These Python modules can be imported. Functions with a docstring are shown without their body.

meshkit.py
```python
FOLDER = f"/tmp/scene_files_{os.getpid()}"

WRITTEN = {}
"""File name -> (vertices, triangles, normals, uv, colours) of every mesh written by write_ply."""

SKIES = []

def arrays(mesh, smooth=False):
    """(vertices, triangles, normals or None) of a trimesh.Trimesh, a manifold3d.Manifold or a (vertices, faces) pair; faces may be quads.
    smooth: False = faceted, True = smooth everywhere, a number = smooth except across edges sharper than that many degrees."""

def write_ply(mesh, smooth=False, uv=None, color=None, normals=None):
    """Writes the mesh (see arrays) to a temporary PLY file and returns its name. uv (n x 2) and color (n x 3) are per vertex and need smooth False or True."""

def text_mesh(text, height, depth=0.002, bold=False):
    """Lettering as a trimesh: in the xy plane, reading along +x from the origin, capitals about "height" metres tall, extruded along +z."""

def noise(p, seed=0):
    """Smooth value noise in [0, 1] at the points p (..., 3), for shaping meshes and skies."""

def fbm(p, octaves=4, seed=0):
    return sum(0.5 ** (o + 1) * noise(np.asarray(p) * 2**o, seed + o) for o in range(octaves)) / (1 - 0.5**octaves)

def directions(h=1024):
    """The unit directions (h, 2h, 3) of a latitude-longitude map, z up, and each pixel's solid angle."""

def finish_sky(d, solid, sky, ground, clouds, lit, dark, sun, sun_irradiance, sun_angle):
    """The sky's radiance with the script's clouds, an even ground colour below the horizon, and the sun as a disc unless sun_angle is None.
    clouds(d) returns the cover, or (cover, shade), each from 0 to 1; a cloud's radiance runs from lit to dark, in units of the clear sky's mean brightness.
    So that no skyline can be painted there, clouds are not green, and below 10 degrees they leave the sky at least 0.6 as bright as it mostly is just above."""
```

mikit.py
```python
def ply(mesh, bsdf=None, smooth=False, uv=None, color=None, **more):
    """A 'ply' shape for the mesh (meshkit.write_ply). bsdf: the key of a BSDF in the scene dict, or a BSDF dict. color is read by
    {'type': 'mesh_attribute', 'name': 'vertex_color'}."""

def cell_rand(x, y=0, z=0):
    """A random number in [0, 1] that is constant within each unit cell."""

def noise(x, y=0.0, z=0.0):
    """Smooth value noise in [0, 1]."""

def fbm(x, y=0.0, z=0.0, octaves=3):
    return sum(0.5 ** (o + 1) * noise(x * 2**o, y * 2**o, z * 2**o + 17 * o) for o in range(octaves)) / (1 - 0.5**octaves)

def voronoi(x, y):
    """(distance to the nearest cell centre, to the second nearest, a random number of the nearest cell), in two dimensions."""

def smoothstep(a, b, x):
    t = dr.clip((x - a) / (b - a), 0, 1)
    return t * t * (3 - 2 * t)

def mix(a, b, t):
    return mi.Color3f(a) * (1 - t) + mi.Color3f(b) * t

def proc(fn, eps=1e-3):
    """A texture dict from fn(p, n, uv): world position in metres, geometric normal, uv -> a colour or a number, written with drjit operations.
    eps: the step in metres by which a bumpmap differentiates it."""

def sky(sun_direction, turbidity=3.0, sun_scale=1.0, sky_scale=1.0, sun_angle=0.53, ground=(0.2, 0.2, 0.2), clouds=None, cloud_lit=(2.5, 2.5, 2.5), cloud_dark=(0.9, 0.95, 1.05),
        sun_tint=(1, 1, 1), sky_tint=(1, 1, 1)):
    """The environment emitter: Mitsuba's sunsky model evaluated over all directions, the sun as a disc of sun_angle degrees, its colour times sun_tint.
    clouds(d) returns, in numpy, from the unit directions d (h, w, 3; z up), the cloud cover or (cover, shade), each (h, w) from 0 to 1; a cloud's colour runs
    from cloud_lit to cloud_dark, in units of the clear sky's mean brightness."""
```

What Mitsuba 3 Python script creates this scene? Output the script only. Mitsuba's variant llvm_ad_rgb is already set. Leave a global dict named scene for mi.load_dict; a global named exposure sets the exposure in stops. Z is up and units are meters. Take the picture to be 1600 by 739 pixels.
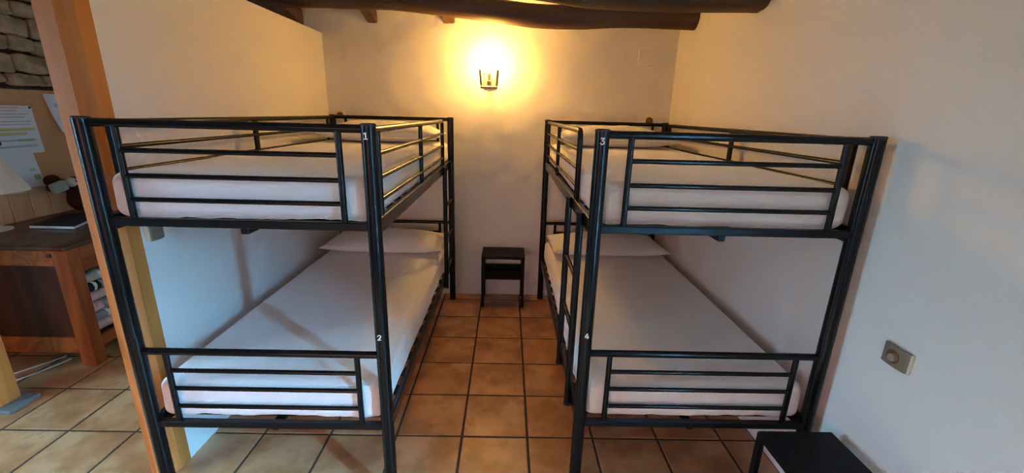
import math, random
import numpy as np, trimesh, manifold3d
import drjit as dr, mitsuba as mi
import mikit, meshkit
from mikit import proc, noise, fbm, smoothstep, mix, cell_rand

random.seed(7)
rng = np.random.default_rng(7)
T4 = mi.ScalarTransform4f
scene, labels = {}, {}

# ------------------------------------------------------------------ camera
H_CAM, F_PX, PITCH, YAW, ROLL = 1.5743, 668.4, 0.2809, 0.0156, 0.0262
cp, sp, cy, sy = math.cos(PITCH), math.sin(PITCH), math.cos(YAW), math.sin(YAW)
fwd = np.array([sy * cp, cy * cp, -sp]); right = np.array([cy, -sy, 0.0]); up0 = np.cross(right, fwd)
upv = -math.sin(ROLL) * right + math.cos(ROLL) * up0
eye = np.array([0.0, 0.0, H_CAM])
scene['camera'] = {'type': 'perspective', 'fov_axis': 'x', 'fov': math.degrees(2 * math.atan(800 / F_PX)), 'near_clip': 0.05, 'far_clip': 60.0,
                   'to_world': T4().look_at(origin=eye.tolist(), target=(eye + fwd).tolist(), up=upv.tolist())}

# ------------------------------------------------------------------ light and exposure
exposure = 3.0
LAMP = [16.6, 8.35, 1.75]                           # glass shade of the wall lamp
UNSEEN_WIN_LEFT = [1.250, 2.600, 3.600]                          # unseen left window, placed to light the right wall
UNSEEN_WIN_FRONT = [1.550, 0.800, 0.720]                         # unseen warm pane behind the camera, placed to balance the front light
UNSEEN_WIN_RIGHT = [13.500, 44.000, 76.000]                       # unseen narrow right window, placed to light the left bed and partition


def area(rgb):
    return {'type': 'area', 'radiance': {'type': 'rgb', 'value': list(rgb)}}


# ------------------------------------------------------------------ materials
def rgb(*c):
    return {'type': 'rgb', 'value': list(c)}


def mat(key, color, rough=0.5, spec=0.5, bump=None, two=False, **kw):
    b = {'type': 'principled', 'base_color': color if isinstance(color, dict) else rgb(*color), 'roughness': rough, 'specular': spec, **kw}
    if bump is not None:
        b = {'type': 'bumpmap', 'arbitrary': proc(bump[0], eps=bump[2] if len(bump) > 2 else 2e-3), 'scale': bump[1], 'bsdf': b}
    scene[key] = {'type': 'twosided', 'bsdf': b} if two else b


def plaster(p, n, uv):
    t = fbm(p.x * 1.7, p.y * 1.7, p.z * 1.7, 3)
    return mix((.75, .735, .715), (.80, .785, .765), t)


def plaster_bump(p, n, uv):
    return fbm(p.x * 3.2, p.y * 3.2, p.z * 3.2, 3) + .10 * fbm(p.x * 26, p.y * 26, p.z * 20, 2)


def smooth_bump(p, n, uv):
    return fbm(p.x * 2.2, p.y * 2.2, p.z * 2.2, 2)


mat('m_rough_plaster', proc(plaster), .8, .2, (plaster_bump, .035, 4e-3))
mat('m_plaster', proc(plaster), .7, .25, (smooth_bump, .012, 4e-3))
mat('m_metal', (.0035, .0035, .004), .22, .24)
mat('m_metal_matt', (.004, .004, .0045), .38, .2)
mat('m_cap', (.012, .012, .013), .5, .4)
mat('m_white_ink', (.85, .85, .83), .6, .3)


def tile_col(p, n, uv):
    ox = dr.select(p.x < -1.497, -.504, -.528)
    cx, cyy = dr.floor((p.x - ox) / .33), dr.floor((p.y - 3.125) / .33)
    r, r2 = cell_rand(cx, cyy, 5), cell_rand(cx, cyy, 9)
    b = fbm(p.x * 7 + r * 40, p.y * 7 + r2 * 40, 1.0, 4)
    sp_ = smoothstep(.60, .78, fbm(p.x * 16 + r2 * 70, p.y * 16, 3.0, 3))
    base = mix((.37, .165, .070), (.48, .245, .115), r * .7 + r2 * .3)
    base = mix(base, (.58, .34, .185), smoothstep(.45, .75, b) * .6)
    base = mix(base, (.27, .105, .042), smoothstep(.52, .25, b) * .55)
    return mix(base, (.30, .15, .08), sp_ * .4)


def tile_bump(p, n, uv):
    return fbm(p.x * 9, p.y * 9, 0.0, 3)


mat('m_tile', proc(tile_col), .34, .45, (tile_bump, .006, 3e-3))
mat('m_grout', (.055, .042, .033), .9, .1)


def wood(c0, c1, knots=False, axis='z', sc=1.0):
    def fn(p, n, uv):
        a, b, c = {'z': (p.x, p.y, p.z), 'x': (p.y, p.z, p.x), 'y': (p.x, p.z, p.y)}[axis]
        w = fbm(a * 9 * sc, b * 9 * sc, c * .7 * sc, 3)
        ring = .5 + .5 * dr.sin((w * 9 + a * 22 * sc + b * 13 * sc) * 2.2)
        fine = noise(a * 190 * sc, b * 190 * sc, c * 5 * sc)
        t = ring * .55 + fine * .25 + fbm(a * 3, b * 3, c * 1.1, 2) * .3
        col = mix(c0, c1, dr.clip(t, 0, 1))
        if knots:
            k = smoothstep(.80, .88, noise(a * 6 + 3.3, b * 6, c * 3.1))
            col = mix(col, (.20, .085, .03), k * .75)
        return col
    return proc(fn)


mat('m_pine', wood((.40, .122, .026), (.56, .205, .052), True), .5, .22)
mat('m_desk', wood((.15, .030, .006), (.29, .072, .014), False, 'y', 1.2), .42, .3)
mat('m_desk_upright', wood((.15, .030, .006), (.29, .072, .014), False, 'z', 1.2), .42, .3)
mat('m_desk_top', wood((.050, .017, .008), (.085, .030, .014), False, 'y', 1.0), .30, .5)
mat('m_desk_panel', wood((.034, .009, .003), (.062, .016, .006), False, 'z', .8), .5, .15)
mat('m_wainscot', wood((.66, .38, .19), (.80, .52, .30), False, 'z', 1.0), .5, .35)
mat('m_ledge', wood((.60, .41, .22), (.72, .53, .32), False, 'y', 1.0), .5, .35)
mat('m_log', wood((.028, .012, .006), (.095, .042, .018), False, 'x', .8), .55, .35)
mat('m_rafter', wood((.05, .022, .010), (.12, .055, .024), False, 'y', 1.0), .6, .3)


def cork_col(p, n, uv):
    return mix((.62, .31, .145), (.74, .40, .20), noise(p.y * 160, p.z * 160, p.x) * .6 + fbm(p.y * 6, p.z * 6, 0.0, 2) * .4)


mat('m_cork', proc(cork_col), .85, .15)


def stone_col(p, n, uv):
    t = fbm(p.x * 13, p.y * 13, p.z * 13, 4)
    w = fbm(p.x * 3 + 9, p.y * 3, p.z * 3, 2)
    return mix(mix((.34, .24, .14), (.68, .52, .33), smoothstep(.3, .7, t)), (.42, .29, .17), w * .7)


def stone_bump(p, n, uv):
    return fbm(p.x * 22, p.y * 22, p.z * 22, 4)


mat('m_stone', proc(stone_col), .9, .15, (stone_bump, .03, 3e-3))
mat('m_mortar', (.075, .050, .032), .95, .1)


def sheet_col(p, n, uv):
    w = noise(p.x * 420, p.y * 420, p.z * 420) * .5 + fbm(p.x * 5, p.y * 5, p.z * 5, 2) * .5
    return mix((.74, .735, .74), (.82, .815, .82), w)


def sheet_bump(p, n, uv):
    return .25 * noise(p.x * 260, p.y * 260, p.z * 260) + fbm(p.x * 9, p.y * 9, p.z * 9, 3)


mat('m_sheet', proc(sheet_col), .85, .2, (sheet_bump, .006, 2e-3), sheen=.2)
mat('m_pillow', proc(sheet_col), .85, .2, (sheet_bump, .012, 2e-3), sheen=.2)
mat('m_stool', (.0045, .0045, .005), .5, .16)
mat('m_plate_cream', (.82, .68, .38), .4, .4)
mat('m_plate_beige', (.20, .165, .115), .38, .4)
mat('m_plate_side', (.62, .58, .46), .45, .4)
mat('m_socket_dark', (.16, .075, .025), .5, .4)
mat('m_socket_grey', (.27, .24, .20), .35, .5)
mat('m_pewter', (.30, .26, .19), .36, .5, metallic=.6)
mat('m_opal', (.85, .82, .75), .4, .4, two=True)
mat('m_lamp_shade', (.90, .70, .56), .8, .2, two=True)
mat('m_lamp_base', (.66, .64, .58), .35, .5)
mat('m_brown_plush', (.045, .020, .012), .95, .1)
mat('m_pale_green', (.36, .42, .35), .7, .2)
mat('m_pale_pink', (.66, .58, .53), .7, .2)
mat('m_black_key', (.012, .012, .016), .5, .4)
mat('m_pale_edge', (.62, .61, .66), .4, .4)
mat('m_towel_beige', (.42, .36, .29), .95, .1)
mat('m_towel_navy', (.016, .016, .030), .95, .1)
mat('m_towel_pink', (.62, .37, .33), .95, .1)
mat('m_towel_grey', (.24, .235, .24), .95, .1)
mat('m_towel_white', (.60, .57, .53), .95, .1)
mat('m_cable', (.60, .58, .54), .5, .4)
mat('m_grey_base', (.13, .145, .14), .6, .3)
mat('m_yellow_note', (.62, .52, .16), .8, .2)
mat('m_blue_note', (.25, .30, .50), .8, .2)
mat('m_pin', (.03, .03, .05), .4, .5)
mat('m_unseen_slat', (.10, .055, .028), .6, .3)  # slats out of view that steer the pane light
mat('m_frame_white', (.70, .69, .66), .45, .4)
mat('m_dark_trim', (.035, .020, .013), .5, .4)
mat('m_paper_print', {'type': 'mesh_attribute', 'name': 'vertex_color'}, .8, .2, two=True)

# ------------------------------------------------------------------ mesh helpers
def box(lo, hi, bevel=0.0):
    lo, hi = np.minimum(lo, hi).astype(float), np.maximum(lo, hi).astype(float)
    if bevel <= 0:
        m = trimesh.creation.box(hi - lo); m.apply_translation((lo + hi) / 2); return m
    pts = []
    for x in (0, 1):
        for y in (0, 1):
            for z in (0, 1):
                c = np.array([(lo, hi)[x][0], (lo, hi)[y][1], (lo, hi)[z][2]])
                s = np.array([1 - 2 * x, 1 - 2 * y, 1 - 2 * z]) * bevel
                for a, b in ((0, 1), (1, 2), (0, 2)):
                    q = c.copy(); q[a] += s[a]; q[b] += s[b]; pts.append(q)
    return trimesh.convex.convex_hull(np.array(pts))


def frame_of(d):
    d = d / np.linalg.norm(d)
    a = np.array([0, 0, 1.0]) if abs(d[2]) < .9 else np.array([1.0, 0, 0])
    u = np.cross(d, a); u /= np.linalg.norm(u)
    return u, np.cross(d, u)


def tube(pts, r, n=14, cap=True):
    pts = np.asarray(pts, float); rs = np.broadcast_to(r, len(pts)).astype(float)
    tang = np.gradient(pts, axis=0)
    u, v = frame_of(tang[0])
    ang = np.arange(n) * 2 * np.pi / n
    rings = []
    for i, p in enumerate(pts):
        t = tang[i] / np.linalg.norm(tang[i])
        u = u - t * (u @ t); u /= np.linalg.norm(u); v = np.cross(t, u)
        rings.append(p + rs[i] * (np.cos(ang)[:, None] * u + np.sin(ang)[:, None] * v))
    V = np.vstack(rings); F = []
    for i in range(len(pts) - 1):
        for k in range(n):
            a, b = i * n + k, i * n + (k + 1) % n
            F += [[a, b, b + n], [a, b + n, a + n]]
    if cap:
        V = np.vstack([V, pts[0], pts[-1]]); c0, c1 = len(V) - 2, len(V) - 1; o = (len(pts) - 1) * n
        for k in range(n):
            F += [[c0, (k + 1) % n, k], [c1, o + k, o + (k + 1) % n]]
    return trimesh.Trimesh(V, F, process=False)


def lathe(profile, center, n=32):
    prof = np.asarray(profile, float)
    m = trimesh.creation.revolve(prof, sections=n)
    m.apply_translation(center)
    return m


def soft_box(lo, hi, r, step=.03):
    lo, hi = np.array(lo, float), np.array(hi, float)
    m = trimesh.creation.box(hi - lo); m.apply_translation((lo + hi) / 2)
    v, f = trimesh.remesh.subdivide_to_size(m.vertices, m.faces, step, max_iter=12)
    m = trimesh.Trimesh(v, f, process=True)
    p = m.vertices; q = np.clip(p, lo + r, hi - r); d = p - q
    L = np.linalg.norm(d, axis=1, keepdims=True)
    m.vertices = np.where(L > 1e-9, q + r * d / np.maximum(L, 1e-9), p)
    return m


def cat(*ms):
    return trimesh.util.concatenate(list(ms))


PLY = {}


def put(key, mesh, m, smooth=False, label=None, category=None, group=None, kind=None, **kw):
    base, k, i = key, key, 0
    while k in scene:
        i += 1; k = f'{base}_{i:03d}'
    scene[k] = mikit.ply(mesh, m, smooth=smooth, **kw)
    if label or category or group or kind:
        labels[k] = {a: b for a, b in (('label', label), ('category', category), ('group', group), ('kind', kind)) if b}
    return k


def tag(key, label, category, group=None):
    labels[key] = {'label': label, 'category': category}
    if group:
        labels[key]['group'] = group


# ------------------------------------------------------------------ the setting
XL, XR, YB = -1.435, 1.30, 3.57           # partition face, right wall face, back wall face
XS, YF, YRIDGE, ZTOP = -3.30, -1.9, 0.9, 3.3
PART_Y, PART_Z = 1.632, 2.125

put('floor', box((XS - .2, YF - .2, -.12), (XR + .6, YB + .2, -.0028)), 'm_grout', kind='structure')


def tile_mesh(x0, x1, y0, y1):
    g, b, t = .0058, .0035, -.012
    x0, x1, y0, y1 = x0 + g, x1 - g, y0 + g, y1 - g
    dz = rng.uniform(-.0008, .0008)
    V = np.array([[x0, y0, t], [x1, y0, t], [x1, y1, t], [x0, y1, t],
                  [x0, y0, dz - .0012], [x1, y0, dz - .0012], [x1, y1, dz - .0012], [x0, y1, dz - .0012],
                  [x0 + b, y0 + b, dz], [x1 - b, y0 + b, dz], [x1 - b, y1 - b, dz], [x0 + b, y1 - b, dz]])
    F = []
    for o in (0, 4):
        for k in range(4):
            a, c = o + k, o + (k + 1) % 4
            F += [[a, c, c + 4], [a, c + 4, a + 4]]
    F += [[8, 9, 10], [8, 10, 11]]
    return trimesh.Trimesh(V, F, process=False)


def lay(xs, ys):
    for i in range(len(xs) - 1):
        for j in range(len(ys) - 1):
            if xs[i + 1] - xs[i] > .03 and ys[j + 1] - ys[j] > .03:
                put('floor__tile', tile_mesh(xs[i], xs[i + 1], ys[j], ys[j + 1]), 'm_tile')


XD = -1.494
xs_r = [XD] + [-1.188 + .33 * k for k in range(8)] + [XR]
xs_l = [XS] + [XD - .33 * k for k in range(5, 0, -1)] + [XD]
ys = [3.118 - .33 * k for k in range(12, -2, -1)] + [YB]
lay(xs_r, ys); lay(xs_l, ys)

# back wall: one displaced plaster sheet
def plaster_wall():
    nx, nz = 240, 140
    x, z = np.meshgrid(np.linspace(XS - .2, XR + .02, nx), np.linspace(-.05, ZTOP, nz))
    P = np.stack([x, x * 0, z], -1)
    d = .010 * (meshkit.fbm(P * 1.6, 3, 3) - .5) + .005 * (meshkit.fbm(P * 6, 3, 5) - .5)
    for bx, bz, sx, sz, a, tl in ((-1.26, 1.99, .012, .06, .010, .1), (-.30, 2.06, .05, .010, .008, .5), (-.18, 2.08, .04, .008, .006, .6), (-.62, 2.17, .10, .012, .008, -.2), (-.45, 2.13, .08, .008, .006, .3), (.2, 2.12, .06, .01, .006, .2)):
        u = (x - bx) * math.cos(tl) + (z - bz) * math.sin(tl); w = -(x - bx) * math.sin(tl) + (z - bz) * math.cos(tl)
        d += a * np.exp(-(u / sx) ** 2 - (w / sz) ** 2)
    y = YB - d
    V = np.stack([x, y, z], -1).reshape(-1, 3)
    i = np.arange(nx * nz).reshape(nz, nx)
    F = np.concatenate([np.stack([i[:-1, :-1], i[:-1, 1:], i[1:, 1:]], -1).reshape(-1, 3), np.stack([i[:-1, :-1], i[1:, 1:], i[1:, :-1]], -1).reshape(-1, 3)])
    V2 = np.array([[XS - .2, YB + .02, -.05], [XR + .02, YB + .02, -.05], [XR + .02, YB + .2, -.05], [XS - .2, YB + .2, -.05]])
    back = box((XS - .2, YB + .02, -.05), (XR + .02, YB + .2, ZTOP))
    return cat(trimesh.Trimesh(V, F, process=False), back)


put('wall_back', plaster_wall(), 'm_rough_plaster', smooth=35, kind='structure')
put('wall_back__cover_plate', box((1.0, YB - .0075, 1.953), (1.185, YB + .01, 2.068), .002), 'm_plaster', label='flush painted cover plate')

# right wall, unseen deep niche shaped to aim light at the left bed
NY0, NY1, NZ0, NZ1, ND = -.34, .06, .45, 2.05, .34
wr = [box((XR, NY1, -.05), (XR + .5, YB + .2, ZTOP)), box((XR, YF - .2, -.05), (XR + .5, NY0, ZTOP)),
      box((XR, NY0, -.05), (XR + .5, NY1, NZ0)), box((XR, NY0, NZ1), (XR + .5, NY1, ZTOP))]
put('wall_right', cat(*wr), 'm_plaster', kind='structure')


def window(key, x_pane, y0, y1, z0, z1, facing, rad, mull, drop, swap=False):
    turn = np.array([[0, 1, 0, 0], [1, 0, 0, 0], [0, 0, 1, 0], [0, 0, 0, 1.0]])
    fix = (lambda m: m.apply_transform(turn)) if swap else (lambda m: m)
    s = facing
    fr = .035
    ms = [box((x_pane, y0, z0), (x_pane + s * .04, y0 + fr, z1), .003), box((x_pane, y1 - fr, z0), (x_pane + s * .04, y1, z1), .003),
          box((x_pane, y0, z0), (x_pane + s * .04, y1, z0 + fr), .003), box((x_pane, y0, z1 - fr), (x_pane + s * .04, y1, z1), .003)]
    put(key + '__frame', fix(cat(*ms)), 'm_frame_white')
    for t in mull:
        zz = z0 + (z1 - z0) * t
        put(key + '__glazing_bar', fix(box((x_pane, y0 + fr, zz - .008), (x_pane + s * .03, y1 - fr, zz + .008))), 'm_frame_white')
    nsl = int((z1 - z0) / .055)  # unseen slats, tilted to send the pane light downward only
    for i in range(nsl):
        zz = z0 + .045 + i * .055
        xa, xb = x_pane + s * .045, x_pane + s * .105
        Vs = np.array([[x, y, zz + d + t] for x, d in ((xa, 0.0), (xb, -drop)) for y in (y0, y1) for t in (0.0, .004)])
        put(key + '__unseen_slat', fix(trimesh.convex.convex_hull(Vs)), 'm_unseen_slat')
    yy, zz = ((y0, y1) if s > 0 else (y1, y0)), (z0, z1)
    V = np.array([[x_pane + s * .008, yy[0] , z0], [x_pane + s * .008, yy[1], z0], [x_pane + s * .008, yy[1], z1], [x_pane + s * .008, yy[0], z1]])
    Fp = [[0, 1, 2], [0, 2, 3]]
    k = put(key + '__pane', trimesh.Trimesh(V[:, [1, 0, 2]] if swap else V, [f[::-1] for f in Fp] if swap else Fp, process=False), 'm_frame_white')
    scene[k]['emitter'] = area(rad)  # glowing pane out of view, stands in for light from outside
    labels[key] = {'kind': 'structure', 'label': 'unseen window placed to light the room', 'category': 'window'}


window('window_1', XR + ND, NY0, NY1, NZ0, NZ1, -1, UNSEEN_WIN_RIGHT, (.5,), .050)

# left outer wall (stone above, board and wainscot below) with an unseen window lighting the right wall
LY0, LY1, LZ0, LZ1 = .30, 1.45, .40, 2.15
wl = [box((XS - .3, LY1, -.05), (XS, YB + .2, ZTOP)), box((XS - .3, YF - .2, -.05), (XS, LY0, ZTOP)),
      box((XS - .3, LY0, -.05), (XS, LY1, LZ0)), box((XS - .3, LY0, LZ1), (XS, LY1, ZTOP))]
put('wall_left', cat(*wl), 'm_mortar', kind='structure')
window('window_2', XS - .12, LY0, LY1, LZ0, LZ1, 1, UNSEEN_WIN_LEFT, (.33, .66), .036)


def stone_mesh(y0, y1, z0, z1, seed):
    r = np.random.default_rng(seed)
    d = r.uniform(.035, .065)
    m = soft_box((-.03, y0, z0), (d, y1, z1), min(.022, (z1 - z0) * .3, (y1 - y0) * .3), .045)
    n = meshkit.fbm(m.vertices * 11 + seed * 3.1, 3, seed) - .5
    c = m.vertices.mean(0)
    m.vertices += (m.vertices - c) * n[:, None] * .55
    m.apply_transform(trimesh.transformations.rotation_matrix(r.uniform(-.09, .09), [1, 0, 0], c))
    m.vertices[:, 0] += n * .02
    m.apply_translation((XS, 0, 0))
    return m


z, sd = 1.665, 0
r_ = np.random.default_rng(11)
rows = [.085, .125, .105, .13, .10, .14, .12]
for hgt in rows:
    y = 2.35 + r_.uniform(-.1, 0)
    while y < YB - .02:
        w = r_.uniform(.13, .26); y1 = min(y + w, YB)
        if y1 - y > .05:
            a = r_.uniform(-.012, .012)
            put('wall_left__stone', stone_mesh(y + .008, y1 - .008, z + .006 + a, z + hgt - .006 + a * .5, sd), 'm_stone', smooth=50)
        sd += 1; y = y1
    z += hgt
# wainscot boards
for k in range(10):
    y0 = 2.30 + k * .127
    put('wall_left__plank', box((XS, y0 + .002, 0.0), (XS + .018, min(y0 + .125, YB), .965), .004), 'm_wainscot')
put('wall_left__ledge', box((XS, 2.28, .965), (XS + .045, YB, .992), .004), 'm_ledge', label='pale wooden ledge')

# partition and its timber end post
put('wall_partition', box((XL - .10, PART_Y - .01, -.01), (XL, YB + .01, PART_Z)), 'm_plaster', kind='structure')
pts = np.array([[-1.544, 1.545], [-1.472, 1.540], [-1.449, 1.552], [-1.436, 1.575], [XL + .001, PART_Y], [-1.544, PART_Y]])
from shapely.geometry import Polygon
tm = trimesh.creation.extrude_polygon(Polygon(pts), 3.0, engine='earcut')
put('timber_post', tm, 'm_pine', label='tall orange pine post capping the end of the white partition wall', category='wooden post')

# rear wall and ceiling
FX0, FX1, FZ0, FZ1 = -2.45, -.75, .35, 2.0
wf = [box((XS - .3, YF - .3, -.05), (FX0, YF, ZTOP)), box((FX1, YF - .3, -.05), (XR + .5, YF, ZTOP)),
      box((FX0, YF - .3, -.05), (FX1, YF, FZ0)), box((FX0, YF - .3, FZ1), (FX1, YF, ZTOP))]
put('wall_front', cat(*wf), 'm_plaster', kind='structure')
window('window_3', YF - .14, FX0, FX1, FZ0, FZ1, 1, UNSEEN_WIN_FRONT, (.5,), .036, swap=True)  # unseen warm pane, placed to brighten bed fronts and left floor


def zc(y):
    return 2.33 + (YB - y) * .30 if y > YRIDGE else 2.33 + (YB - YRIDGE) * .30 - (YRIDGE - y) * .15


for y_a, y_b in ((YB + .2, YRIDGE), (YRIDGE, YF - .2)):
    poly = Polygon([(y_a, zc(y_a) + .03), (y_b, zc(y_b) + .03), (y_b, zc(y_b) + .13), (y_a, zc(y_a) + .13)])
    cm = trimesh.creation.extrude_polygon(poly, XR + .5 - (XS - .3), engine='earcut')
    cm.apply_transform(np.array([[0, 0, 1, XS - .3], [1, 0, 0, 0], [0, 1, 0, 0], [0, 0, 0, 1.0]]))
    put('ceiling', cm, 'm_plaster', kind='structure')


def log_mesh(path, r, seed, n=20, steps=60):
    path = np.asarray(path, float)
    t = np.linspace(0, 1, steps); s = np.linspace(0, 1, len(path))
    from scipy.interpolate import PchipInterpolator
    P = np.stack([PchipInterpolator(path[:, 0], path[:, k])(np.linspace(path[0, 0], path[-1, 0], steps)) for k in range(3)], -1)
    rr = r * (1 + .10 * (meshkit.fbm(np.stack([P[:, 0] * 2.2, t * 0, t * 0], -1), 2, seed) - .5))
    m = tube(P, rr, n)
    nz = meshkit.fbm(m.vertices * np.array([2.5, 16, 16]), 3, seed) - .5
    c = np.stack([m.vertices[:, 0], np.interp(m.vertices[:, 0], P[:, 0], P[:, 1]), np.interp(m.vertices[:, 0], P[:, 0], P[:, 2])], -1)
    dd = m.vertices - c
    m.vertices += dd * nz[:, None] * .22
    return m


R1, R2 = .076, .10
put('ceiling_beam', log_mesh([[-3.25, 3.27, 2.335], [-1.4, 3.28, 2.311], [-.85, 3.28, 2.309], [-.34, 3.28, 2.273], [.27, 3.29, 2.226], [.89, 3.29, 2.246], [1.24, 3.30, 2.243], [1.34, 3.30, 2.243]], R1, 2), 'm_log', smooth=40,
    label='lower dark brown log beam crossing in front of the back wall above the lamp', category='ceiling beam')
put('ceiling_beam', log_mesh([[-3.25, 2.45, 2.31], [-1.2, 2.45, 2.32], [-.4, 2.45, 2.29], [.105, 2.45, 2.235], [.54, 2.45, 2.196], [.94, 2.45, 2.198], [1.25, 2.45, 2.212], [1.36, 2.45, 2.215]], R2, 4), 'm_log', smooth=40,
    label='upper dark brown log beam nearest the camera, cut by the top of the photo', category='ceiling beam')


def rafter(x, w, h, zb, seed):
    m = soft_box((x - w / 2, YRIDGE + .1, -h / 2), (x + w / 2, YB + .03, h / 2), .018, .08)
    nz = meshkit.fbm(m.vertices * np.array([9, 2, 9]), 2, seed) - .5
    m.vertices[:, 0] += nz * .02
    m.vertices[:, 2] += zb + h / 2 + (YB - m.vertices[:, 1]) * .30 + nz * .015
    return m


for x, w, h, zb, lb in ((-1.66, .19, .13, 2.165, 'thick dark rafter end above the left partition wall'), (-1.045, .085, .12, 2.20, 'dark rafter end poking under the log beam, second from left'),
                        (-.465, .09, .10, 2.213, 'small dark rafter end under the log beam, just left of the wall lamp')):
    put('rafter', rafter(x, w, h, zb, int((x + 3) * 10)), 'm_rafter', smooth=40, label=lb, category='rafter')

# ------------------------------------------------------------------ bunk beds
RP, RE, RC, RU = .0245, .0135, .0085, .0108
Z_TOP, Z_R = 1.513, (1.427, 1.344, 1.264)
Z_DECK, Z_LTOP, Z_LR, Z_LDECK = 1.187, .688, (.607, .529, .450), .372


def bar(a, b, r, n=12):
    a, b = np.array(a, float), np.array(b, float)
    return tube(np.linspace(a, b, 2), r, n)


def number_mesh(s, x, y, z):
    m = meshkit.text_mesh(s, .021, depth=.0008, bold=True)
    c = m.bounds.mean(0); m.apply_translation(-c)
    m.apply_transform(np.array([[1, 0, 0, x], [0, 0, -1, y], [0, 1, 0, z], [0, 0, 0, 1.0]]))
    return m


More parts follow.
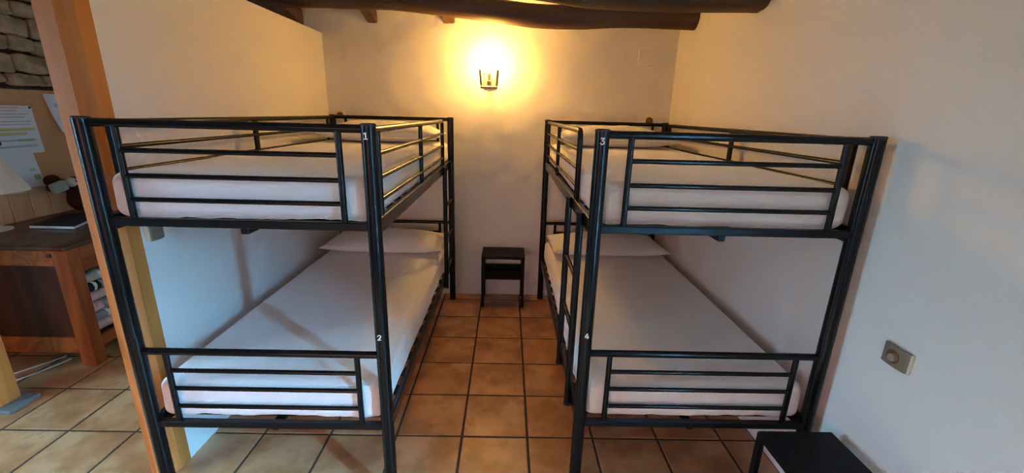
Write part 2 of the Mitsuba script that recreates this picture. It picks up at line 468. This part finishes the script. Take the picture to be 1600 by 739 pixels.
def bunk(key, xi, xo, yf, yr, ladder_front, nums, label):
    """xi: x of the aisle-side posts, xo: of the wall-side posts; yf, yr: front and rear posts."""
    tag(key, label, 'bunk bed')
    s = 1 if xo > xi else -1
    for i, (x, y) in enumerate(((xi, yf), (xo, yf), (xi, yr), (xo, yr))):
        p = put(key + '__post', cat(tube([[x, y, .0], [x, y, .755]], RP, 24), tube([[x, y, .754], [x, y, 1.524]], RP, 24)), 'm_metal', smooth=40)
        put(p + '__cap', tube([[x, y, 1.522], [x, y, 1.528], [x, y, 1.531]], [RP + .001, RP + .001, RP - .004], 24), 'm_cap', smooth=40)
        put(p + '__foot', tube([[x, y, 0], [x, y, .012]], RP + .0012, 24), 'm_cap', smooth=40)
        if i == 0:
            for t, zz, dx in ((nums[0], 1.492, -.003), (nums[1], .775, -.002)):
                put(p + '__number', number_mesh(t, x + dx, yf - RP - .0006, zz), 'm_white_ink', label=f'white number {t} on the post')
    a, b = xi + s * .10, xo - s * .10
    for y in (yf, yr):
        for ztop, zr, zd in ((Z_TOP, Z_R, Z_DECK), (Z_LTOP, Z_LR, Z_LDECK)):
            put(key + '__end_rail', bar((xi, y, ztop), (xo, y, ztop), RE), 'm_metal', smooth=40)
            put(key + '__deck_end_rail', box((xi, y - .013, zd - .014), (xo, y + .013, zd + .014), .003), 'm_metal_matt')
            for x in (a, b):
                put(key + '__upright', bar((x, y, zd), (x, y, ztop), RU), 'm_metal', smooth=40)
            for z_ in zr:
                put(key + '__crossbar', bar((a, y, z_), (b, y, z_), RC), 'm_metal', smooth=40)
    for x in (xi, xo):
        for zd in (Z_DECK, Z_LDECK):
            put(key + '__side_rail', cat(box((x - .011, yf, zd - .035), (x + .011, yr, zd + .022), .003)), 'm_metal')
    # guard rails of the upper bunk: aisle side stops short of the ladder, wall side runs the full length
    g0, g1 = (yf + .44, yr - .10) if ladder_front else (yf + .09, yr - .44)
    ge0, ge1 = (g0, yr) if ladder_front else (yf, g1)
    bend = .03
    if ladder_front:
        path = [[xi, yr, Z_TOP - .004], [xi, g0 + bend, Z_TOP - .004], [xi, g0 + bend * .3, Z_TOP - .004 - bend * .25], [xi, g0, Z_TOP - bend], [xi, g0, Z_DECK]]
        ups = [g1, (g0 + g1) / 2 + .05]
    else:
        path = [[xi, yf, Z_TOP - .004], [xi, g1 - bend, Z_TOP - .004], [xi, g1 - bend * .3, Z_TOP - .004 - bend * .25], [xi, g1, Z_TOP - bend], [xi, g1, Z_DECK]]
        ups = [g0, (g0 + g1) / 2]
    dense = [np.array(path[0], float)]
    for q0, q1 in zip(path[:-1], path[1:]):
        dense += [np.array(q0) + (np.array(q1) - q0) * t for t in (.02, .5, 1.0)]
    put(key + '__guard_rail', tube(dense, RE - .001, 14), 'm_metal', smooth=40)
    for y in ups:
        put(key + '__guard_upright', bar((xi, y, Z_DECK), (xi, y, Z_TOP), RU), 'm_metal', smooth=40)
    for z_ in Z_R:
        put(key + '__guard_bar', bar((xi, min(g0, g1), z_), (xi, max(g0, g1), z_), RC), 'm_metal', smooth=40)
    put(key + '__guard_rail', bar((xo, yf, Z_TOP - .004), (xo, yr, Z_TOP - .004), RE - .001), 'm_metal', smooth=40)
    for y in (yf + .10, (yf + yr) / 2 - .05, yr - .10):
        put(key + '__guard_upright', box((xo - .008, y - .016, Z_DECK), (xo + .008, y + .016, Z_TOP - .004), .003), 'm_metal')
    for z_ in Z_R:
        put(key + '__guard_bar', bar((xo, yf + .10, z_), (xo, yr - .10, z_), RC), 'm_metal', smooth=40)
    # slats and middle rail
    for zd in (Z_DECK, Z_LDECK):
        put(key + '__middle_rail', box(((xi + xo) / 2 - .014, yf + .013, zd - .042), ((xi + xo) / 2 + .014, yr - .013, zd - .014), .003), 'm_metal_matt')
        for k in range(14):
            y = yf + .09 + k * (yr - yf - .18) / 13
            put(key + '__slat', box((min(xi, xo) + .012, y - .027, zd - .012), (max(xi, xo) - .012, y + .027, zd + .002)), 'm_metal_matt')
    # ladder hung on the aisle side
    xl = xi - s * .022
    y0, y1 = (yf + .18, yf + .505) if ladder_front else (yr - .505, yr - .18)
    for y in (y0, y1):
        st = put(key + '__ladder_stile', tube([[xl, y, .325], [xl, y, .6], [xl, y, 1.205]], RU + .0045, 16), 'm_metal', smooth=40)
        put(st + '__cap', tube([[xl, y, .318], [xl, y, .330]], RU + .006, 16), 'm_cap', smooth=40)
    for z_ in (.445, .685, .925):
        put(key + '__ladder_rung', bar((xl, y0, z_), (xl, y1, z_), .010), 'm_metal', smooth=40)


LB = dict(xi=-.450, xo=-1.362, yf=1.425, yr=3.455)
RB = dict(xi=.316, xo=1.248, yf=1.465, yr=3.495)
bunk('bunk_bed', ladder_front=False, nums=('1', '2'), label='left black metal bunk bed with white numbers 1 and 2 on its aisle post', **LB)
bunk('bunk_bed_001', ladder_front=True, nums=('3', '4'), label='right black metal bunk bed numbered 3 and 4 with the ladder at its near end', **RB)


def mattress(b, z0, z1, seed, label):
    left = b['xo'] < b['xi']
    lo = (min(b['xi'], b['xo']) + (.012 if left else .016), b['yf'] + .018, z0); hi = (max(b['xi'], b['xo']) - (.016 if left else .012), b['yr'] - .022, z1)
    m = soft_box(lo, hi, .042, .028)
    v = m.vertices
    n = meshkit.fbm(v * np.array([3, 2.2, 4]), 3, seed) - .5
    n2 = meshkit.fbm(v * np.array([16, 9, 5]) + 5, 3, seed + 7) - .5
    side = np.clip((np.array(z1) - .04 - v[:, 2]) / .05, 0, 1)
    nn = np.array(m.vertex_normals)
    m.vertices = v + nn * (n * .012 + n2 * .010 * side + n2 * .003)[:, None]
    # tucked creases near the aisle-side corners
    put('mattress', m, 'm_sheet', smooth=True, label=label, category='mattress')


def pillow(b, z0, seed, label, yaw=0.0, w=.86, d=.46, h=.13, y=None, dx=0.0):
    n = 56
    u, v = np.meshgrid(np.linspace(-1, 1, n), np.linspace(-1, 1, n))
    def prof(a):
        return np.clip(1 - np.abs(a) ** 2.6, 0, 1) ** .55
    t = prof(u) * prof(v)
    # edges pull in between the corners
    x = u * (w / 2) * (1 - .035 * (1 - v ** 2)); yy = v * (d / 2) * (1 - .09 * (1 - np.abs(u) ** 3))
    nz = meshkit.fbm(np.stack([x * 5, yy * 5, x * 0], -1), 3, seed) - .5
    cr = meshkit.fbm(np.stack([x * 8 + yy * 5, yy * 2.2, x * 0 + 3], -1), 3, seed + 3) - .5
    top = h * .70 * t * (1 + .22 * nz) + .020 * cr * np.clip(t * 2, 0, 1) * (1 - .4 * t)
    bot = -h * .30 * t
    lift = .018 * (np.abs(u) ** 4) * (np.abs(v) ** 4)
    A = np.stack([x, yy, top + lift], -1).reshape(-1, 3); B = np.stack([x, yy, bot + lift], -1).reshape(-1, 3)
    i = np.arange(n * n).reshape(n, n)
    f1 = np.concatenate([np.stack([i[:-1, :-1], i[:-1, 1:], i[1:, 1:]], -1).reshape(-1, 3), np.stack([i[:-1, :-1], i[1:, 1:], i[1:, :-1]], -1).reshape(-1, 3)])
    m = trimesh.Trimesh(np.vstack([A, B]), np.vstack([f1, f1[:, ::-1] + n * n]), process=False)
    m.merge_vertices(digits_vertex=6)
    c, s_ = math.cos(yaw), math.sin(yaw)
    cx = (b['xi'] + b['xo']) / 2 + dx
    m.apply_transform(np.array([[c, -s_, 0, cx], [s_, c, 0, y], [0, 0, 1, z0 + h * .30], [0, 0, 0, 1.0]]))
    put('pillow', m, 'm_pillow', smooth=True, label=label, category='pillow')


mattress(LB, Z_DECK + .004, 1.350, 1, 'white sheeted mattress on the upper bunk of the left bed')
mattress(LB, Z_LDECK + .004, .545, 2, 'white sheeted mattress on the lower bunk of the left bed')
mattress(RB, Z_DECK + .004, 1.350, 3, 'white sheeted mattress on the upper bunk of the right bed')
mattress(RB, Z_LDECK + .004, .545, 4, 'white sheeted mattress on the lower bunk of the right bed')
pillow(LB, 1.354, 11, 'white pillow at the head of the left bed upper bunk, under the left wall socket', y=3.19, w=.84, h=.15, dx=.01)
pillow(LB, .549, 12, 'white pillow at the head of the left bed lower bunk', y=3.17, w=.88, h=.14)
pillow(RB, 1.354, 13, 'white pillow at the head of the right bed upper bunk, beneath the right wall socket', y=3.22, w=.84, h=.15, yaw=-.02, dx=-.01)
pillow(RB, .549, 14, 'white pillow at the head of the right bed lower bunk, behind the ladder', y=3.20, w=.88, h=.14, yaw=.02)

# ------------------------------------------------------------------ bedside stools
def stool(key, cx, cyy, wx, wy, label, along_x=True):
    tag(key, label, 'side table')
    hx, hy = wx / 2, wy / 2
    put(key + '__top', box((cx - hx, cyy - hy, .425), (cx + hx, cyy + hy, .450), .004), 'm_stool')
    for sx in (-1, 1):
        for s2 in (-1, 1):
            x, y = cx + sx * (hx - .012), cyy + s2 * (hy - .012)
            put(key + '__leg', box((x - .0115, y - .0115, 0), (x + .0115, y + .0115, .425), .002), 'm_stool')
    if along_x:
        put(key + '__shelf', box((cx - hx + .02, cyy - hy + .004, .248), (cx + hx - .02, cyy + hy - .004, .262), .003), 'm_stool')
        put(key + '__shelf_lip', box((cx - hx + .02, cyy + hy - .016, .262), (cx + hx - .02, cyy + hy - .006, .300), .002), 'm_stool')
    else:
        put(key + '__shelf', box((cx - hx + .004, cyy - hy + .02, .248), (cx + hx - .004, cyy + hy - .02, .262), .003), 'm_stool')
        put(key + '__shelf_lip', box((cx + hx - .016, cyy - hy + .02, .262), (cx + hx - .006, cyy + hy - .02, .300), .002), 'm_stool')


stool('side_table', -.016, 3.425, .355, .26, 'small black side table against the back wall between the two bunks')
stool('side_table_001', 1.105, 1.145, .285, .385, 'black side table at the foot of the right bunk, cut by the bottom edge', along_x=False)

# ------------------------------------------------------------------ wall lamp
LX, LYC = -.148, 3.395
tag('wall_lamp', 'lit wall lamp with a glass shade in a pewter bracket on the back wall', 'wall lamp')


def taper(w0, d0, z0, w1, d1, z1, t=None):
    q = np.array([[-1, -1], [1, -1], [1, 1], [-1, 1]]) / 2.0
    V = np.vstack([np.c_[q * [w0, d0], np.full(4, z0)], np.c_[q * [w1, d1], np.full(4, z1)]]) + np.array([LX, LYC, 0])
    return V


put('wall_lamp__back_plate', box((LX - .05, YB - .022, 1.755), (LX + .05, YB - .002, 1.90), .004), 'm_pewter')
put('wall_lamp__arm', box((LX - .008, LYC, 1.750), (LX + .008, YB - .01, 1.762), .003), 'm_pewter')
put('wall_lamp__base', box((LX - .064, LYC - .022, 1.745), (LX + .064, LYC + .022, 1.762), .004), 'm_pewter')
for sx in (-1, 1):
    V = np.array([[LX + sx * .064, LYC, 1.766], [LX + sx * .073, LYC, 1.874]])
    for sy_ in (-1, 1):
        a = V[0] + [-sx * .006, sy_ * .022, 0]; b = V[1] + [-sx * .006, sy_ * .050, 0]
        put('wall_lamp__bracket_bar', trimesh.convex.convex_hull(np.vstack([a + o for o in np.array([[x, y, 0] for x in (-.007, .007) for y in (-.004, .004)])] + [b + o for o in np.array([[x, y, 0] for x in (-.007, .007) for y in (-.004, .004)])])), 'm_pewter')
put('wall_lamp__socket', lathe([(0, 1.768), (.016, 1.768), (.016, 1.80), (.010, 1.803), (.010, 1.83), (.014, 1.835), (.014, 1.865), (0, 1.865)], (LX, LYC, 0), 20), 'm_pewter', smooth=40)
sh = trimesh.convex.convex_hull(np.vstack([taper(.138, .10, 1.872, .15, .11, 1.90), taper(.185, .125, 1.965, .175, .115, 1.985)]))
sh = trimesh.convex.convex_hull(np.vstack([taper(.092, .070, 1.866, .100, .078, 1.885), taper(.135, .100, 1.972, .120, .088, 1.985)]))
k = put('wall_lamp__shade', sh, 'm_opal', label='glowing glass shade')
scene[k]['emitter'] = area(LAMP)

# ------------------------------------------------------------------ sockets
def socket_back(x0, x1, z0, z1, label):
    k = put('wall_socket', box((x0, YB - .014, z0), (x1, YB + .0, z1), .004), 'm_plate_cream')
    cx, cz, r = (x0 + x1) / 2, (z0 + z1) / 2, (x1 - x0) * .30
    tag(k, label, 'wall socket')
    put(k + '__outlet', tube([[cx, YB - .015, cz], [cx, YB - .006, cz]], r, 24), 'm_socket_dark', smooth=40, label='brown round outlet')
    put(k + '__bezel', trimesh.creation.annulus(r, r * 1.25, .004, sections=24, transform=np.array([[1, 0, 0, cx], [0, 0, 1, YB - .015], [0, 1, 0, cz], [0, 0, 0, 1.0]])), 'm_plate_cream')


socket_back(-1.375, -1.305, 1.482, 1.560, 'cream wall socket on the back wall above the left bunk')
socket_back(1.098, 1.172, 1.500, 1.578, 'cream wall socket on the back wall above the right bunk')


def plate_x(lo, hi, face, dome):
    m = soft_box(lo, hi, .005, .012)
    v = m.vertices
    c = (np.array(lo) + hi) / 2; hh = (np.array(hi) - lo) / 2
    k = 1 - ((v[:, 1] - c[1]) / hh[1]) ** 2
    v[:, 0] += face * dome * k
    m.vertices = v
    return m


k = put('wall_socket', plate_x((XR - .012, 1.182, .800), (XR - .0005, 1.278, .872), -1, .006), 'm_plate_beige', smooth=40)
tag(k, 'beige wall socket on the right wall above the black side table', 'wall socket')
put(k + '__outlet', tube([[XR - .0185, 1.234, .836], [XR - .012, 1.234, .836]], .024, 24), 'm_socket_dark', smooth=40, label='round brown outlet')
put(k + '__dial', tube([[XR - .030, 1.228, .836], [XR - .017, 1.228, .836]], .013, 20), 'm_socket_grey', smooth=40, label='grey dial')
put(k + '__edge', box((XR - .011, 1.176, .801), (XR, 1.184, .871), .002), 'm_plate_side', label='pale edge')

k = put('wall_switch', plate_x((XL + .0005, 1.652, 1.042), (XL + .020, 1.722, 1.125), 1, .006), 'm_plate_beige', smooth=40)
tag(k, 'beige wall plate on the partition under the left upper bunk', 'wall switch')
put(k + '__edge', box((XL + .0005, 1.645, 1.043), (XL + .018, 1.654, 1.124), .002), 'm_plate_side', label='pale edge')

# ------------------------------------------------------------------ the desk at the left
DX0, DX1, DY0, DY1, DZ = XS + .022, -2.515, 2.343, 3.545, .79
tag('desk', 'reddish brown wooden desk with open shelf beyond the timber post', 'desk')
LG = .085
for x, y in ((DX1 - LG, DY0), (DX0, DY0), (DX1 - LG, DY1 - LG), (DX0, DY1 - LG)):
    put('desk__leg', box((x, y, 0), (x + LG, y + LG, DZ - .03), .006), 'm_desk_upright')
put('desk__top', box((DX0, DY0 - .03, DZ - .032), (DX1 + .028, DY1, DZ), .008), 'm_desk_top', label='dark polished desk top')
put('desk__end_rail', box((DX0 + LG, DY0 + .004, .655), (DX1 - LG, DY0 + .03, .757), .003), 'm_desk')
put('desk__end_rail', box((DX0 + LG, DY0 + .004, .09), (DX1 - LG, DY0 + .03, .195), .003), 'm_desk')
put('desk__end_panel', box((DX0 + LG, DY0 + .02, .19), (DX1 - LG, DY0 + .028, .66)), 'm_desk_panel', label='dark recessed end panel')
put('desk__peg', lathe([(0, 0), (.011, 0), (.011, .008), (.006, .012), (0, .012)], (0, 0, 0), 16).apply_transform(np.array([[1, 0, 0, -2.612], [0, 0, -1, DY0 + .004], [0, 1, 0, .722], [0, 0, 0, 1.0]])), 'm_dark_trim', smooth=40, label='dark wooden peg')
put('desk__drawer', box((DX1 - .03, DY0 + LG + .003, .60), (DX1 - .004, DY1 - LG - .003, .755), .004), 'm_desk')
put('desk__side_rail', box((DX1 - .04, DY0 + LG, .10), (DX1 - .006, DY1 - LG, .165), .004), 'm_desk')
put('desk__shelf', box((DX0 + .02, DY0 + .03, .145), (DX1 - .04, DY1 - .03, .163)), 'm_desk_panel')
put('desk__back_panel', box((DX0 + .3, DY0 + LG, .165), (DX0 + .31, DY1 - LG, .60)), 'm_desk_panel')

# towels stacked on the open shelf
TW = [('pink', 'pink', 'bottom pale pink towel of the stack on the desk shelf'), ('grey', 'white', 'grey towel with white stripes, second from the bottom on the desk shelf'),
      ('pink', 'grey', 'pink towel with a grey end in the middle of the desk shelf stack'), ('pink', None, 'plain pale pink towel, third from the top of the desk shelf stack'),
      ('navy', 'white', 'black and white towel, second from the top on the desk shelf'), ('beige', 'white', 'beige grey towel on top of the desk shelf stack')]
zt = .166
for i, (c0, c1, lb) in enumerate(TW):
    y0, y1, h = DY0 + LG + .008 + (i % 2) * .006, DY0 + LG + .43, .066
    def roll(ya, yb, grow=0.0):
        m = soft_box((DX1 - .36 - grow, ya, zt - grow * .0), (DX1 - .055 + grow + .008 * ((i * 37) % 3 - 1), yb, zt + h - .005 + grow), .029, .022)
        n = meshkit.fbm(m.vertices * 24, 3, 40 + i) - .5
        m.vertices[:, 0] += n * .010
        m.vertices[:, 2] += n * .002
        return m
    k = put('towel', roll(y0, y1), 'm_towel_' + c0, smooth=50, label=lb, category='towel')
    if c1:
        bands = [(.11, .15), (.175, .20)] if c1 == 'white' else [(.10, .24)]
        if c0 == 'navy':
            bands = [(.085, .115), (.125, .30)]
        for j, (ba, bb) in enumerate(bands):
            put(k + '__stripe', roll(y0 + ba - .02, y0 + bb, .0025), 'm_towel_' + (c1 if not (c0 == 'navy' and j == 1) else 'grey'), smooth=50, label=('grey' if (c0 == 'navy' and j == 1) else c1) + ' band')
    zt += h

# keyboard
kx, ky = -2.89, 2.655
ka = math.radians(-20)
KM = np.array([[1, math.sin(ka) , 0, kx], [0, math.cos(ka), 0, ky], [0, 0, 1, DZ], [0, 0, 0, 1.0]])
tag('keyboard', 'flat black keyboard with a pale front edge on the desk top', 'keyboard')
KMr = np.array([[math.cos(ka * .2), -math.sin(ka * .6), 0, kx], [math.sin(ka * .0), math.cos(ka * .6), 0, ky], [0, 0, 1, DZ], [0, 0, 0, 1.0]])
put('keyboard__body', box((-.14, .008, .003), (.14, .37, .018), .003).apply_transform(KM), 'm_black_key')
put('keyboard__edge', cat(box((-.14, 0, .003), (.14, .010, .018), .002), box((.134, 0, .003), (.142, .37, .017), .002)).apply_transform(KM), 'm_pale_edge', label='pale grey edge')
for r in range(10):
    for c in range(5):
        put('keyboard__key', box((-.122 + c * .05, .03 + r * .032, .018), (-.122 + c * .05 + .042, .03 + r * .032 + .026, .023), .002).apply_transform(KM), 'm_black_key')

# table lamp
TLX, TLY = -3.18, 2.60
tag('table_lamp', 'cream table lamp with conical shade at the left edge of the photo', 'table lamp')
put('table_lamp__base', lathe([(0, 0), (.078, 0), (.080, .006), (.074, .012), (.032, .022), (.016, .045), (.013, .075), (0, .075)], (TLX, TLY, DZ), 40), 'm_lamp_base', smooth=40)
SX, SY, zs0, zs1 = -3.065, 2.49, 1.055, 1.272
put('table_lamp__stem', tube([[TLX, TLY, DZ + .05], [TLX, TLY, DZ + .14], [TLX + .03, TLY - .03, DZ + .22], [SX - .02, SY + .02, DZ + .30], [SX, SY, DZ + .38]], [.012, .011, .010, .010, .010], 14), 'm_lamp_base', smooth=40)
put('table_lamp__shade', lathe([(.205, zs0), (.108, zs1), (.105, zs1), (.202, zs0), (.205, zs0)], (SX, SY, 0), 48), 'm_lamp_shade', smooth=40)
put('table_lamp__finial', lathe([(0, zs1 - .005), (.10, zs1 + .005), (.138, zs1 + .05), (.130, zs1 + .10), (.07, zs1 + .14), (0, zs1 + .145)], (SX, SY, 0), 24), 'm_dark_trim', smooth=40, label='dark brown cap over the shade')
put('table_lamp__spider', box((SX - .106, SY - .004, 1.262), (SX + .106, SY + .004, 1.268)), 'm_dark_trim')

# brown figurine with pale head and green block
tag('figurine', 'dark brown figurine with a pale round head and green block in the desk corner', 'figurine')
FX, FY = -3.17, 3.06
def blob(c, r, sc, seed, amp=.15):
    m = trimesh.creation.icosphere(3, 1.0)
    n = meshkit.fbm(m.vertices * 3 + seed, 3, seed) - .5
    m.vertices = m.vertices * (1 + amp * n[:, None]) * np.array(sc) * r + np.array(c)
    return m
body = trimesh.util.concatenate([blob((FX - .01, FY + .10, .880), .085, (.75, .75, 1.0), 1), blob((FX - .02, FY - .01, .995), .075, (.6, .95, .7), 2), blob((FX, FY + .09, .97), .08, (.7, .8, 1.0), 3), blob((FX - .03, FY - .03, 1.035), .05, (.8, 1, .8), 4)])
put('figurine__body', body, 'm_brown_plush', smooth=40)
put('figurine__head', blob((FX + .065, FY + .005, 1.022), .034, (1, 1, 1), 5, .05), 'm_pale_pink', smooth=40, label='pale round head')
put('figurine__eye', blob((FX + .098, FY + .008, 1.028), .007, (1, 1, 1), 6, 0), 'm_pin', smooth=40)
gb = box((-.02, -.05, -.035), (.02, .05, .035), .006)
gb.apply_transform(trimesh.transformations.rotation_matrix(.25, [1, 0, 0])); gb.apply_translation((FX + .06, FY - .083, 1.0))
put('figurine__block', gb, 'm_pale_green', label='pale green block')

# notice board with papers
tag('notice_board', 'brown cork notice board on the stone wall above the desk', 'notice board')
put('notice_board__panel', box((XS + .002, 2.30, .994), (XS + .016, YB - .01, 1.645), .003), 'm_cork')
put('notice_board__top_strip', box((XS + .002, 2.30, 1.645), (XS + .022, YB - .01, 1.662), .003), 'm_dark_trim', label='dark top strip')


def sheet(y0, y1, z0, z1, curl=0.0, skew=0.0, prints=(), n=40, nz=60, gap=.0185):
    """Paper on the board; prints: (v0, v1, u0, u1, rgb) bands in sheet fractions from the top."""
    u, v = np.meshgrid(np.linspace(0, 1, n), np.linspace(0, 1, nz))
    y = y0 + (y1 - y0) * u + skew * (v - .5); z_ = z1 + (z0 - z1) * v
    x = XS + gap + curl * (v ** 2) * (1.0 - .3 * u) + .004 * (1 + np.sin(u * 3 + v * 2))
    V = np.stack([x, y, z_], -1).reshape(-1, 3)
    col = np.tile([.86, .87, .90], (n * nz, 1)).astype(float)
    uu, vv = u.ravel(), v.ravel()
    for v0, v1, u0, u1, c in prints:
        s = (vv >= v0) & (vv <= v1) & (uu >= u0) & (uu <= u1)
        col[s] = c
    i = np.arange(n * nz).reshape(nz, n)
    F = np.concatenate([np.stack([i[:-1, :-1], i[1:, :-1], i[1:, 1:]], -1).reshape(-1, 3), np.stack([i[:-1, :-1], i[1:, 1:], i[:-1, 1:]], -1).reshape(-1, 3)])
    return trimesh.Trimesh(V, F, process=False), col


gr, ye, gn, bl, rd = (.52, .52, .58), (.66, .62, .30), (.36, .52, .30), (.48, .54, .66), (.66, .42, .34)
P1 = [(.04, .06, .45, .80, rd), (.10, .115, .40, .75, gr), (.17, .185, .2, .9, gr), (.23, .245, .2, .85, gr), (.32, .335, .2, .92, rd), (.38, .395, .2, .9, gr), (.46, .52, .2, .95, ye), (.55, .61, .2, .80, ye), (.70, .73, .25, .92, gr), (.69, .74, .62, .88, gn), (.82, .86, .25, .90, bl)]
m, c = sheet(2.70, 3.105, 1.225, 1.54, 0.0, .02, P1, 60, 100)
put('paper', m, 'm_paper_print', smooth=True, color=c, label='white printed notice with yellow and green highlighted lines on the cork board', category='paper')
P2 = [(.05, .09, .30, .36, (.10, .10, .2)), (.45, .55, .80, .92, (.55, .62, .45)), (.66, .80, .84, .97, gn)]
m, c = sheet(2.72, 3.045, .996, 1.235, 0.0, .03, P2, 60, 60, .0165)
put('paper', m, 'm_paper_print', smooth=True, color=c, label='mostly blank white sheet pinned below the highlighted notice', category='paper')
m, c = sheet(3.205, 3.42, 1.36, 1.622, .05, .02, [(.25, .34, .22, .45, bl), (.42, .50, .30, .45, bl)], 40, 50)
put('paper', m, 'm_paper_print', smooth=True, color=c, label='curling white sheet on the board beside the timber post', category='paper')
put('sticky_note', box((XS + .060, 3.27, 1.372), (XS + .064, 3.33, 1.402)), 'm_yellow_note', label='yellow sticky note at the foot of the curling sheet', category='note')
put('pushpin', blob((XS + .022, 3.085, 1.528), .008, (1, 1, 1), 3, 0), 'm_pin', smooth=40, label='dark pushpin at the top corner of the highlighted notice', category='pushpin')

# floor cables, second post
def cable(p):
    from scipy.interpolate import CubicSpline
    p = np.array(p, float); t = np.arange(len(p)); q = CubicSpline(t, p)(np.linspace(0, len(p) - 1, 40))
    return tube(q, .0045, 8)
put('cable', cable([(-2.99, 2.16, .005), (-2.93, 2.235, .005), (-2.86, 2.34, .005), (-2.80, 2.45, .005)]), 'm_cable', smooth=40, label='thin white cable on the floor, the farther of two running under the desk', category='cable')
put('cable', cable([(-2.95, 2.08, .005), (-2.87, 2.145, .005), (-2.80, 2.25, .005), (-2.74, 2.42, .005)]), 'm_cable', smooth=40, label='thin white cable on the floor, the nearer of two running under the desk', category='cable')
tag('timber_post_001', 'pale wooden post with grey base at the lower left corner', 'wooden post')
put('timber_post_001__shaft', box((-2.76, 1.93, .02), (-2.625, 2.03, 2.79), .006), 'm_pine')
put('timber_post_001__base', box((-2.80, 1.90, 0), (-2.555, 2.06, .022), .004), 'm_grey_base', label='grey base')
